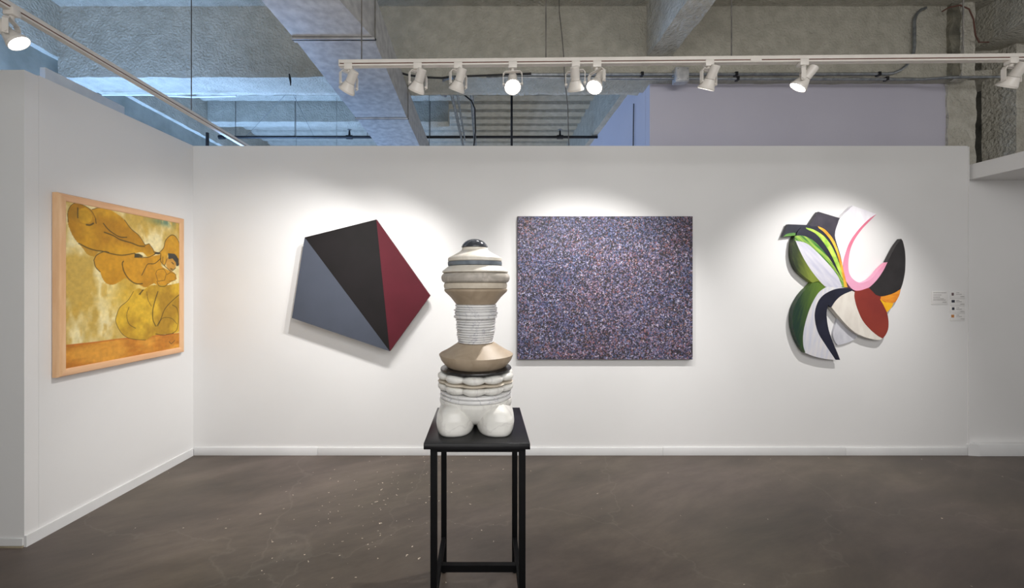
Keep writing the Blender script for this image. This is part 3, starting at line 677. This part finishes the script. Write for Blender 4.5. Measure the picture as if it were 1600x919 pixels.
# ---------------------------------------------------------------- faceted five-sided panel
pf = D-.11
pent = [(476, 371), (588, 343), (672, 462), (609, 549), (456, 497)]
pw = [(X(a, pf), Z(b_, pf)) for a, b_ in pent]
pn = thing('shaped_panel', 'five-sided wall panel in slate blue, black and dark red facets', 'painting', (X(565, D), D, Z(450, D)))
M['pblue'] = mat('slate_blue_paint', srgb(68, 73, 84), srgb(72, 77, 89), 4, .6, spec=.25, bump=.1, bscale=200, bdist=.001)
M['pblack'] = mat('warm_black_paint', srgb(24, 22, 22), srgb(28, 25, 26), 4, .6, spec=.2, bump=.1, bscale=200, bdist=.001)
M['pred'] = mat('dark_red_paint', srgb(78, 22, 32), srgb(84, 25, 36), 4, .6, spec=.25, bump=.1, bscale=200, bdist=.001)
cen = Vector((sum(p[0] for p in pw)/5, sum(p[1] for p in pw)/5))
inn = [tuple(cen+(Vector(p)-cen)*.94) for p in pw]
adopt(link('stretcher', prism(B(), inn, D-.001, pf+.0405), M['plate']), pn)
def facet(idx, m, lab):
    o = link('facet', prism(B(), [pw[i] for i in idx], pf+.040, pf), m); o['label'] = lab; return adopt(o, pn)
facet((0, 3, 4), M['pblue'], 'slate blue triangle'); facet((0, 1, 3), M['pblack'], 'black triangle'); facet((1, 2, 3), M['pred'], 'dark red triangle')

# ---------------------------------------------------------------- speckled canvas
sf = D-.045
def speck_mat():
    m, t, N, L, b = nt('speckled_paint')
    tc = N.new('ShaderNodeTexCoord')
    nd = N.new('ShaderNodeTexNoise'); nd.inputs['Scale'].default_value = 34; nd.inputs['Detail'].default_value = 2; L.new(tc.outputs['Object'], nd.inputs[0])
    va = N.new('ShaderNodeVectorMath'); va.operation = 'MULTIPLY_ADD'; va.inputs[1].default_value = (.03, 0, .03); L.new(nd.outputs['Color'], va.inputs[0]); L.new(tc.outputs['Object'], va.inputs[2])
    v = N.new('ShaderNodeTexVoronoi'); v.inputs['Scale'].default_value = 105; v.voronoi_dimensions = '3D'; L.new(va.outputs[0], v.inputs['Vector'])
    sep = N.new('ShaderNodeSeparateColor'); L.new(v.outputs['Color'], sep.inputs[0])
    r = N.new('ShaderNodeValToRGB'); r.color_ramp.interpolation = 'CONSTANT'; e = r.color_ramp.elements
    cols = [(34, 32, 38), (44, 44, 60), (62, 54, 56), (72, 76, 112), (96, 100, 130), (112, 104, 130), (136, 92, 98), (78, 94, 128), (140, 136, 156), (46, 42, 48), (150, 118, 114), (188, 186, 204), (60, 60, 78), (150, 150, 184)]
    pos = [0, .15, .26, .35, .43, .51, .59, .64, .70, .78, .84, .885, .915, .955]
    e[0].position = 0; e[0].color = srgb(*cols[0]); e[1].position = pos[1]; e[1].color = srgb(*cols[1])
    for c, p in zip(cols[2:], pos[2:]): k = e.new(p); k.color = srgb(*c)
    L.new(sep.outputs[0], r.inputs[0])
    # slow drift of hue over the canvas
    n = N.new('ShaderNodeTexNoise'); n.inputs['Scale'].default_value = 2.6; n.inputs['Detail'].default_value = 4; L.new(tc.outputs['Object'], n.inputs[0])
    r2 = N.new('ShaderNodeValToRGB'); e2 = r2.color_ramp.elements; e2[0].position = .32; e2[0].color = (.64, .67, .80, 1); e2[1].position = .70; e2[1].color = (.95, .76, .75, 1)
    k = e2.new(.5); k.color = (.88, .85, .88, 1)
    L.new(n.outputs[0], r2.inputs[0])
    mx = N.new('ShaderNodeMix'); mx.data_type = 'RGBA'; mx.blend_type = 'MULTIPLY'; mx.inputs[0].default_value = 1
    L.new(r.outputs[0], mx.inputs[6]); L.new(r2.outputs[0], mx.inputs[7]); L.new(mx.outputs[2], b.inputs['Base Color'])
    b.inputs['Roughness'].default_value = .55
    bp = N.new('ShaderNodeBump'); bp.inputs['Strength'].default_value = .5; bp.inputs['Distance'].default_value = .003; L.new(sep.outputs[0], bp.inputs['Height']); L.new(bp.outputs[0], b.inputs['Normal'])
    return m
M['speck'] = speck_mat()
M['edge'] = mat('dark_canvas_edge', srgb(52, 44, 50), srgb(92, 80, 92), 60, .7)
sc = thing('speckled_canvas', 'large rectangular canvas densely speckled in blue, violet and rust', 'painting', (X(945, D), D, Z(450, D)))
qx0, qx1, qz0, qz1 = X(808.5, sf), X(1082.5, sf), Z(562, sf), Z(338, sf)
adopt(obox('canvas_sides', M['edge'], qx0, qx1, sf+.0015, D-.004, qz0, qz1, bev=.002), sc)
adopt(obox('canvas_face', M['speck'], qx0+.003, qx1-.003, sf, sf+.0014, qz0+.003, qz1-.003), sc)

# ---------------------------------------------------------------- curved relief of painted pieces
rf = thing('curved_relief', 'abstract relief of curved painted shapes in white, pink, black, red, navy and green', 'relief', (X(1320, D), D, Z(450, D)))
def paint(n, a, b_, sc_=10, st_=(1, 1, 1), rot=0, rough=.45, grad=None):
    if grad:                                  # picture coordinates of the two ends of the paint's own colour change
        ax_, g0, g1 = grad; f_ = (lambda v: X(1200+v/3.17, D)) if ax_ == 0 else (lambda v: Z(300+v/3.17, D)); grad = (ax_, f_(g0), f_(g1), None, None)
    return mat('paint_'+n, srgb(*a), srgb(*b_), sc_, rough, bump=.12, bscale=60, bdist=.002, stretch=st_, rot=rot, grad=grad)
pieces = [
 ('dark_block', 'charcoal block', .046, paint('charcoal', (50, 47, 58), (66, 62, 72)), [(250, 98), (357, 130), (345, 160), (335, 190), (331, 250), (305, 225), (275, 200), (255, 185), (205, 166), (225, 135)]),
 ('tab', 'dark left tab', .044, paint('tab', (30, 32, 46), (42, 44, 58)), [(100, 160), (215, 164), (215, 190), (150, 205), (133, 215), (75, 222)]),
 ('tab_edge', 'green tab edge', .0446, paint('tabgreen', (60, 110, 50), (110, 160, 70)), [(75, 222), (95, 207), (130, 202), (140, 208), (133, 215)]),
 ('white_blade', 'white upright blade', .048, paint('lilacwhite', (226, 222, 230), (240, 238, 242), 5, (3, 1, 1)), [(420, 68), (537, 110), (505, 137), (470, 170), (435, 220), (405, 270), (388, 330), (384, 400), (392, 450), (380, 440), (372, 380), (360, 320), (345, 270), (332, 220), (335, 190), (345, 160), (357, 130)]),
 ('pink_band', 'pink crescent band', .050, paint('pink', (204, 108, 132), (226, 160, 188), 6, grad=(2, 250, 440)), [(537, 110), (500, 135), (450, 185), (410, 240), (385, 300), (372, 360), (378, 420), (395, 455), (420, 483), (450, 490), (480, 482), (505, 470), (540, 435), (570, 392), (592, 348), (575, 360), (550, 385), (520, 420), (495, 440), (465, 450), (440, 445), (415, 425), (402, 400), (398, 370), (400, 330), (410, 280), (430, 235), (465, 185), (500, 148)]),
 ('orange_wedge', 'orange wedge', .047, paint('orange', (206, 104, 24), (232, 150, 40), 9, (1, 1, 3), 0), [(658, 478), (650, 512), (630, 545), (604, 555), (556, 532), (556, 512), (590, 505), (625, 495)]),
 ('yellow_wedge', 'yellow wedge', .0475, paint('yellow', (236, 168, 20), (244, 196, 26)), [(554, 530), (580, 545), (622, 552), (610, 575), (588, 597), (575, 566)]),
 ('black_blade', 'black horn-shaped blade', .049, paint('black', (32, 29, 30), (40, 37, 38)), [(660, 232), (668, 245), (678, 290), (681, 340), (678, 400), (668, 450), (658, 480), (625, 500), (590, 512), (560, 517), (535, 510), (515, 490), (497, 473), (530, 445), (565, 400), (590, 350), (610, 310), (635, 265)]),
 ('grey_wedge', 'pale grey wedge set close to the wall', .020, paint('greywedge', (190, 190, 198), (206, 206, 212), 7, (3, 1, 1)), [(345, 625), (365, 630), (400, 655), (455, 705), (420, 735), (380, 752), (345, 758), (330, 735), (322, 705), (330, 670)]),
 ('cream_segment', 'cream segment', .058, paint('cream', (214, 206, 196), (228, 222, 212), 6, (3, 1, 1)), [(415, 490), (445, 500), (445, 560), (470, 620), (505, 668), (540, 705), (568, 726), (555, 733), (520, 730), (470, 715), (430, 695), (390, 660), (350, 615), (315, 572), (335, 540), (365, 513)]),
 ('red_ellipse', 'brick red half ellipse', .0588, paint('brick', (126, 42, 34), (142, 52, 38), 4), [(430, 490), (460, 488), (500, 475), (520, 495), (535, 510), (560, 518), (555, 535), (575, 568), (590, 600), (597, 640), (595, 680), (583, 708), (568, 726), (540, 710), (500, 675), (465, 630), (440, 570), (428, 520)]),
 ('olive_segment', 'olive green segment', .056, paint('olive', (40, 52, 26), (122, 136, 50), 14, (4, 1, .7), -.5, grad=(0, 120, 190)), [(133, 215), (125, 240), (120, 290), (125, 340), (145, 385), (180, 420), (220, 450), (250, 447), (285, 472), (260, 425), (210, 350), (175, 290), (150, 240)]),
 ('green_segment', 'dark green segment', .056, paint('green', (22, 50, 38), (90, 118, 38), 14, (4, 1, .5), .3, grad=(0, 125, 230)), [(220, 450), (250, 443), (285, 472), (262, 500), (225, 560), (198, 630), (183, 700), (183, 760), (184, 797), (160, 765), (135, 710), (122, 650), (125, 590), (145, 540), (175, 495), (205, 465)]),
 ('grey_segment', 'grey white segment', .0566, paint('greywhite', (196, 198, 212), (220, 216, 214), 7, (4, 1, .5), .15), [(284, 474), (250, 500), (215, 560), (190, 630), (175, 700), (175, 760), (185, 797), (230, 815), (290, 828), (345, 832), (315, 780), (290, 740), (265, 700), (250, 650), (250, 600), (260, 560), (285, 520), (320, 500), (400, 482), (370, 474), (330, 472), (300, 470)]),
 ('lilac_ellipse', 'pale lilac ellipse', .0563, paint('lilac', (188, 187, 204), (210, 208, 216), 8, (3.5, 1, .6), -.73), [(136, 240), (190, 240), (240, 280), (300, 345), (345, 400), (375, 470), (330, 474), (290, 472), (255, 440), (215, 390), (180, 335), (155, 285)]),
 ('navy_segment', 'navy segment of the upper fan', .0568, paint('navy', (26, 28, 44), (36, 38, 54), 8), [(165, 176), (200, 172), (260, 172), (300, 200), (330, 245), (355, 300), (370, 370), (380, 450), (345, 400), (300, 330), (240, 262), (190, 228), (136, 226), (148, 196)]),
 ('lime_stripe', 'lime green lower stripe', .0574, paint('lime', (44, 112, 46), (168, 196, 84), 16, (4, 1, .35), -.8), [(134, 218), (165, 216), (200, 226), (240, 254), (300, 324), (345, 396), (375, 445), (388, 473), (370, 472), (345, 415), (300, 357), (240, 294), (190, 254), (133, 240)]),
 ('lime_stripe', 'thin lime green stripe', .0574, paint('lime_thin', (120, 176, 60), (196, 216, 90), 14), [(188, 176), (230, 188), (280, 222), (320, 277), (347, 338), (367, 400), (378, 446), (363, 420), (342, 375), (312, 310), (275, 250), (235, 206), (192, 184)]),
 ('orange_stripe', 'orange to yellow stripe', .0575, paint('amber', (214, 134, 30), (232, 190, 70), 8), [(247, 169), (282, 186), (322, 232), (347, 288), (365, 345), (379, 410), (394, 472), (378, 472), (368, 410), (353, 345), (336, 290), (311, 240), (278, 200), (252, 179)]),
 ('navy_crescent', 'navy crescent', .0574, paint('navydeep', (18, 20, 38), (28, 30, 50), 8), [(428, 489), (395, 477), (350, 478), (310, 490), (270, 515), (245, 550), (232, 600), (235, 650), (250, 700), (280, 750), (310, 795), (335, 832), (357, 832), (345, 800), (320, 740), (300, 680), (291, 620), (292, 585), (299, 558), (312, 572), (335, 540), (365, 513), (400, 495)]),
]
used = {}
for nm, lb, th, m, pts in pieces:
    yf = D-th; q = [Vector((X(1200+a/3.17, yf), Z(300+c/3.17, yf))) for a, c in pts]
    q = smooth_poly(q, True, 5, 40)
    yb = D-.001 if th < .03 else D-.012
    o = link(nm, prism(B(), q, yb if th < .0562 or nm in ('cream_segment',) else yf+.02, yf), m); o['label'] = lb
    adopt(o, rf)

# ---------------------------------------------------------------- wall labels
M['card'] = mat('white_card', srgb(226, 224, 222), srgb(230, 228, 226), 5, .55)
M['ink'] = mat('grey_ink', srgb(120, 116, 114), srgb(150, 146, 144), 160, .7)
M['thumb_dark'] = mat('dark_print', srgb(24, 28, 36), srgb(66, 70, 84), 120, .6)
M['thumb_orange'] = mat('orange_print', srgb(150, 84, 40), srgb(214, 150, 80), 90, .6)
M['thumb_multi'] = mat('mixed_print', srgb(50, 46, 52), srgb(150, 120, 120), 150, .6)
Yw = D
def card(label, a, b_, c, d_, lines, thumb=None):
    """px box a,b_ - c,d_ ; lines: (x0, x1, y) ink strokes"""
    k = thing('wall_label', label, 'label', (X((a+c)/2, Yw), Yw, Z(d_, Yw)), 'printed labels beside the relief')
    adopt(obox('card', M['card'], X(a, Yw), X(c, Yw), Yw-.004, Yw-.0003, Z(d_, Yw), Z(b_, Yw), bev=.0006), k)
    bm = B()
    for x0_, x1_, yy in lines:
        x = x0_
        while x < x1_:
            wv = min(random.uniform(1.0, 2.6), x1_-x)
            box(bm, X(x, Yw), X(x+wv, Yw), Yw-.0046, Yw-.0042, Z(yy+.55, Yw), Z(yy-.15, Yw)); x += wv+.35
    adopt(link('printed_text', bm, M['ink']), k)
    if thumb: adopt(obox('picture', M[thumb[0]], X(thumb[1], Yw), X(thumb[2], Yw), Yw-.0048, Yw-.0042, Z(thumb[4], Yw), Z(thumb[3], Yw)), k)
card('single wide printed label left of the column of small labels', 1455, 455.5, 1480, 476, [(1457.5, 1478, 457.5), (1457.5, 1470, 460.8), (1457.5, 1468, 464), (1457.5, 1474, 466.8), (1457.5, 1477, 468.8), (1472, 1478, 472)])
rows = [(455.5, 'topmost small label of the column, with a tiny coloured picture', ('thumb_multi', 1486, 1489.5, 457.5, 462)),
        (467.1, 'second small label from the top, with a wide dark picture', ('thumb_dark', 1486, 1491, 468.7, 472.8)),
        (478.7, 'third small label from the top, with a round dark picture', ('thumb_dark', 1486.5, 1490.5, 480.3, 484.5)),
        (490.3, 'lowest small label of the column, with an orange picture', ('thumb_orange', 1485.5, 1490, 491.8, 496.2))]
for yy, lb, thm in rows:
    card(lb, 1484, yy, 1507, yy+11.3, [(1493.5, 1498, yy+2), (1493.5, 1502, yy+4.3), (1500, 1506, yy+8)], thm)

# ---------------------------------------------------------------- black stand
SX = -.0335; TH = .911
SY0, SY1 = 1.744, 2.262; HWD = .2345
sd = thing('sculpture_stand', 'tall black steel stand with a square black top, holding the stacked marble sculpture', 'stand', (SX, 2.0, 0))
adopt(obox('top', M['tabletop'], SX-HWD, SX+HWD, SY0, SY1, TH-.028, TH, bev=.002), sd)
lg = .029
lxs = (X(672.3, 1.772), X(821.3, 1.772)-lg); lys = (1.772, 2.213)
for x in lxs:
    for y in lys:
        leg = adopt(obox('leg', M['blackmetal'], x, x+lg, y, y+lg, .012, TH-.029, bev=.0015), sd)
        ft = link('foot', lathe(B(), [(.0, 0), (.013, 0), (.015, .004), (.012, .0115), (0, .0115)], 16), M['blackmetal'], leg, True, 40); ft.location = Vector((x+lg/2, y+lg/2, 0))-Vector((SX, 2.0, 0))-leg.location
zt = TH-.029
for y in lys: adopt(obox('apron_rail', M['blackmetal'], lxs[0]+lg+.0005, lxs[1]-.0005, y+.002, y+lg-.002, zt-.022, zt-.0005), sd)
for x in lxs: adopt(obox('apron_rail', M['blackmetal'], x+.002, x+lg-.002, lys[0]+lg+.0005, lys[1]-.0005, zt-.022, zt-.0005), sd)
zs = .206
for x in lxs: adopt(obox('side_stretcher', M['blackmetal'], x+.003, x+lg-.003, lys[0]+lg+.0005, lys[1]-.0005, zs-.036, zs), sd)
adopt(obox('cross_stretcher', M['blackmetal'], lxs[0]+lg-.002, lxs[1]+.002, 1.985, 2.012, zs-.036, zs-.002), sd)

# ---------------------------------------------------------------- stacked marble sculpture
SCX, SCY = X(743.5, 2.03), 2.03
sq = thing('marble_sculpture', 'stacked totem of turned white, beige and grey marble pieces on the black stand', 'sculpture', (SCX, SCY, TH))
K = SCY/F
def zz(py): return EYE+(CY-py)*K-TH
def rr(hp): return hp*K
white = marble('white_marble', srgb(228, 226, 220), srgb(214, 211, 206), 4, .02)
white2 = marble('veined_marble', srgb(226, 225, 224), srgb(190, 190, 195), 13, .018)
cream = marble('cream_limestone', srgb(232, 226, 216), srgb(220, 212, 198), 5, .1, .45)
beige = marble('beige_limestone', srgb(216, 206, 190), srgb(200, 188, 170), 6, .12, .5)
brown = marble('brown_sandstone', srgb(178, 160, 138), srgb(166, 148, 126), 7, .15, .5)
travertine = marble('grey_travertine', srgb(198, 190, 180), srgb(168, 160, 150), 9, .12, .45)
slate = marble('blue_grey_slate', srgb(112, 120, 128), srgb(90, 98, 108), 6, .1, .45)
blackm = marble('black_polished_stone', srgb(28, 27, 28), srgb(60, 58, 58), 8, .04, .3)
hem = marble('dark_polished_stone', srgb(58, 60, 66), srgb(90, 92, 98), 8, .1, .12)
def turned(name, prof, m, label=None, seg=72, rf_=None, zf_=None, sharp=32, tilt=None, dx=0):
    bm = lathe(B(), [(rr(a), zz(b_)) if a > 0 else (0, zz(b_)) for a, b_ in prof], seg, rf_, zf_)
    if tilt: bm.transform(Matrix.Translation((0, 0, zz(prof[0][1]))) @ Matrix.Rotation(tilt, 4, 'Y') @ Matrix.Translation((0, 0, -zz(prof[0][1]))))
    o = link(name, bm, m, sq, True, sharp); o.location = (rr(dx), 0, 0)
    if label: o['label'] = label
    return o
# (half width px, height px) from bottom to top
turned('dome_cap', [(18, 387.3), (20.5, 386.8), (20.6, 385.8), (19, 382.5), (16, 379), (11.5, 376), (6, 374.2), (0, 373.8)], hem, 'dark polished stone dome', dx=-2)
turned('cone_slab', [(41, 409.2), (42, 408), (42, 404.5), (41, 403), (33, 399), (25, 394.5), (20.5, 391), (20, 387.6), (0, 387.4)], cream, 'white cone-shaped slab', dx=-1.5)
turned('disc_slab', [(40.5, 415.8), (42, 415), (42.3, 411), (42, 409.7), (0, 409.4)], slate, 'blue grey disc', dx=-1.5)
turned('cone_slab', [(49, 427), (51.5, 425.8), (51.6, 424.4), (49, 422), (41, 416.2), (0, 416)], cream, 'cream sloping disc', dx=-1)
turned('rounded_slab', [(49.5, 441.6), (52, 439.5), (53.3, 435), (53, 431.5), (50.5, 428), (48.5, 427.2), (0, 427)], travertine, 'thick rounded travertine ring', dx=-.5)
turned('disc_slab', [(47, 451), (48.5, 450.5), (49.5, 447), (49, 443.5), (47.5, 441.9), (0, 441.8)], beige, 'pale beige disc', dx=-.5)
turned('inverted_cone', [(30, 475), (31, 474.8), (39.5, 464), (48, 456), (49, 454), (49, 452), (47.5, 451.3), (0, 451.2)], brown, 'brown inverted cone')
# neck of thin slabs
hs = [4.2, 3.4, 3.4, 5.6, 5.2, 1.4, 3.6, 3.8, 4.0, 4.2, 3.6, 3.8, 3.6, 3.6, 3.4, 3.2]
hwv = [31.6, 32.8, 33.2, 33.8, 34.0, 31.6, 31.2, 30.8, 30.6, 30.2, 30.0, 29.6, 29.2, 28.6, 28.2, 28.0]
tot = sum(hs); y = 475.2; scl = (535-475.2)/tot
for i, (h_, w_) in enumerate(zip(hs, hwv)):
    y2 = y+h_*scl; ph = random.uniform(0, 6); w2 = w_+random.uniform(-.5, .5); e_ = .5
    rfn = lambda th, r, z, ph=ph: 1+.008*math.sin(3*th+ph)+.006*math.sin(5*th+ph*2)
    turned('neck_slab', [(w2-2.2, y2-.03), (w2-1.6, y2-.3), (w2-.1, y2-1.0), (w2+.1, (y+y2)/2), (w2-.1, y+1.0), (w2-1.6, y+.3), (w2-2.2, y+.05), (0, y+.04)], white2, seg=48, rf_=rfn, dx=random.uniform(-.6, .6), sharp=50)
    y = y2
# bell and bowl
turned('bell_slab', [(44, 572), (49, 568), (54.5, 561), (57.2, 554.5), (57.4, 552.5), (55, 550.8), (46.5, 546.5), (38.5, 541.5), (32.5, 537.5), (29, 535.3), (0, 535.2)], brown, 'brown bell-shaped slab', seg=96, dx=.5)
turned('black_disc', [(51, 577.3), (54.5, 576), (55.2, 574.5), (54.5, 573), (50, 572.2), (0, 572.1)], blackm, 'thin black disc', tilt=-.012, dx=.2)
def lobed(depth, phase=math.radians(-20.4), n=10):
    def f(th, r, z):
        s = abs(math.cos((th-phase)*n/2+PI/2)); return 1-depth*(1-s**.7)
    return f
def lobez(zc, amt, phase=math.radians(-20.4), n=10):
    def f(th, r, z):
        s = abs(math.sin((th-phase)*n/2)); return zc+(z-zc)*(1-amt*(1-s**.7)*min(1, r/rr(50)))
    return f
turned('lobed_ring', [(53, 590), (57, 588.6), (59.3, 586), (59.8, 583.5), (59, 580.5), (56, 578.3), (50, 577.6), (0, 577.5)], white, 'upper ring of rounded lobes', seg=200, rf_=lobed(.12), zf_=lobez(zz(584), .45), sharp=70)
turned('wavy_layer', [(54, 593.6), (58.6, 592.8), (59.4, 591.8), (58.6, 590.8), (54, 590.2), (0, 590.1)], beige, 'thin beige wavy layer', seg=200, rf_=lobed(.09), sharp=60)
turned('lobed_ring', [(52, 606), (56, 604.5), (58.8, 601.5), (59.5, 598.5), (58.5, 595.5), (55.5, 594), (50, 593.8), (0, 593.7)], white, 'lower ring of rounded lobes', seg=200, rf_=lobed(.11), zf_=lobez(zz(600), .35), sharp=70)
turned('thin_slab', [(53, 611.4), (54.6, 610.6), (55.4, 609), (54.6, 607), (53, 606.2), (0, 606.1)], white2, seg=90)
turned('thin_slab', [(53.5, 617.6), (55, 616.8), (55.8, 614.6), (55, 612.4), (53.5, 611.6), (0, 611.5)], white2, seg=90)
zb_ = TH  # body reaches down to the stand between the thighs
turned('body', [(20, 656), (32, 653), (43, 647), (50, 639), (54, 631), (55.8, 625), (56, 622), (55.5, 619), (54, 617.8), (0, 617.7)], white, 'smooth tapering body', seg=90)
def thigh(s):
    bm = B(); nz, na = 22, 48; rings = []; hgt = .128
    rt = 0.0
    for i in range(nz+1):
        t = i/nz
        rx_ = float(np.interp(t, [0, .05, .15, .35, .55, .75, .9, 1], [.88, .92, .97, 1, .95, .78, .54, .3]))
        ry_ = float(np.interp(t, [0, .05, .2, .5, .8, 1], [.97, 1, 1, .95, .85, .64]))
        ring = []
        for k in range(na):
            th = 2*PI*k/na; c_, s_ = math.cos(th), math.sin(th)
            x = .094*rx_*math.copysign(abs(c_)**.5, c_); yv = .19*ry_*math.copysign(abs(s_)**.62, s_)
            k_ = max(0, -x*s/.089)
            if yv < 0: yv *= 1-.27*k_**1.6                 # the inner front corner is cut back
            x += s*.008*t
            ring.append((x*math.cos(rt)-yv*math.sin(rt)*1, x*math.sin(rt)+yv*math.cos(rt), .0005+hgt*t))
        rings.append(ring)
    vs = [[bm.verts.new(p) for p in r] for r in rings[:-1]]; topv = bm.verts.new(rings[-1][0])
    for i in range(len(vs)-1):
        for k in range(na): bm.faces.new((vs[i][k], vs[i][(k+1) % na], vs[i+1][(k+1) % na], vs[i+1][k]))
    for k in range(na): bm.faces.new((vs[-1][k], vs[-1][(k+1) % na], topv))
    bm.faces.new(list(reversed(vs[0])))
    # keep a narrow slit between the two
    for v in bm.verts:
        if v.co.x*s+.093 < .004: v.co.x = s*(.004-.093)
    bmesh.ops.recalc_face_normals(bm, faces=bm.faces)
    o = link('thigh', bm, white, sq, True, 45); o.location = (s*.093, -.03, 0)
    return o
thigh(-1); thigh(1)
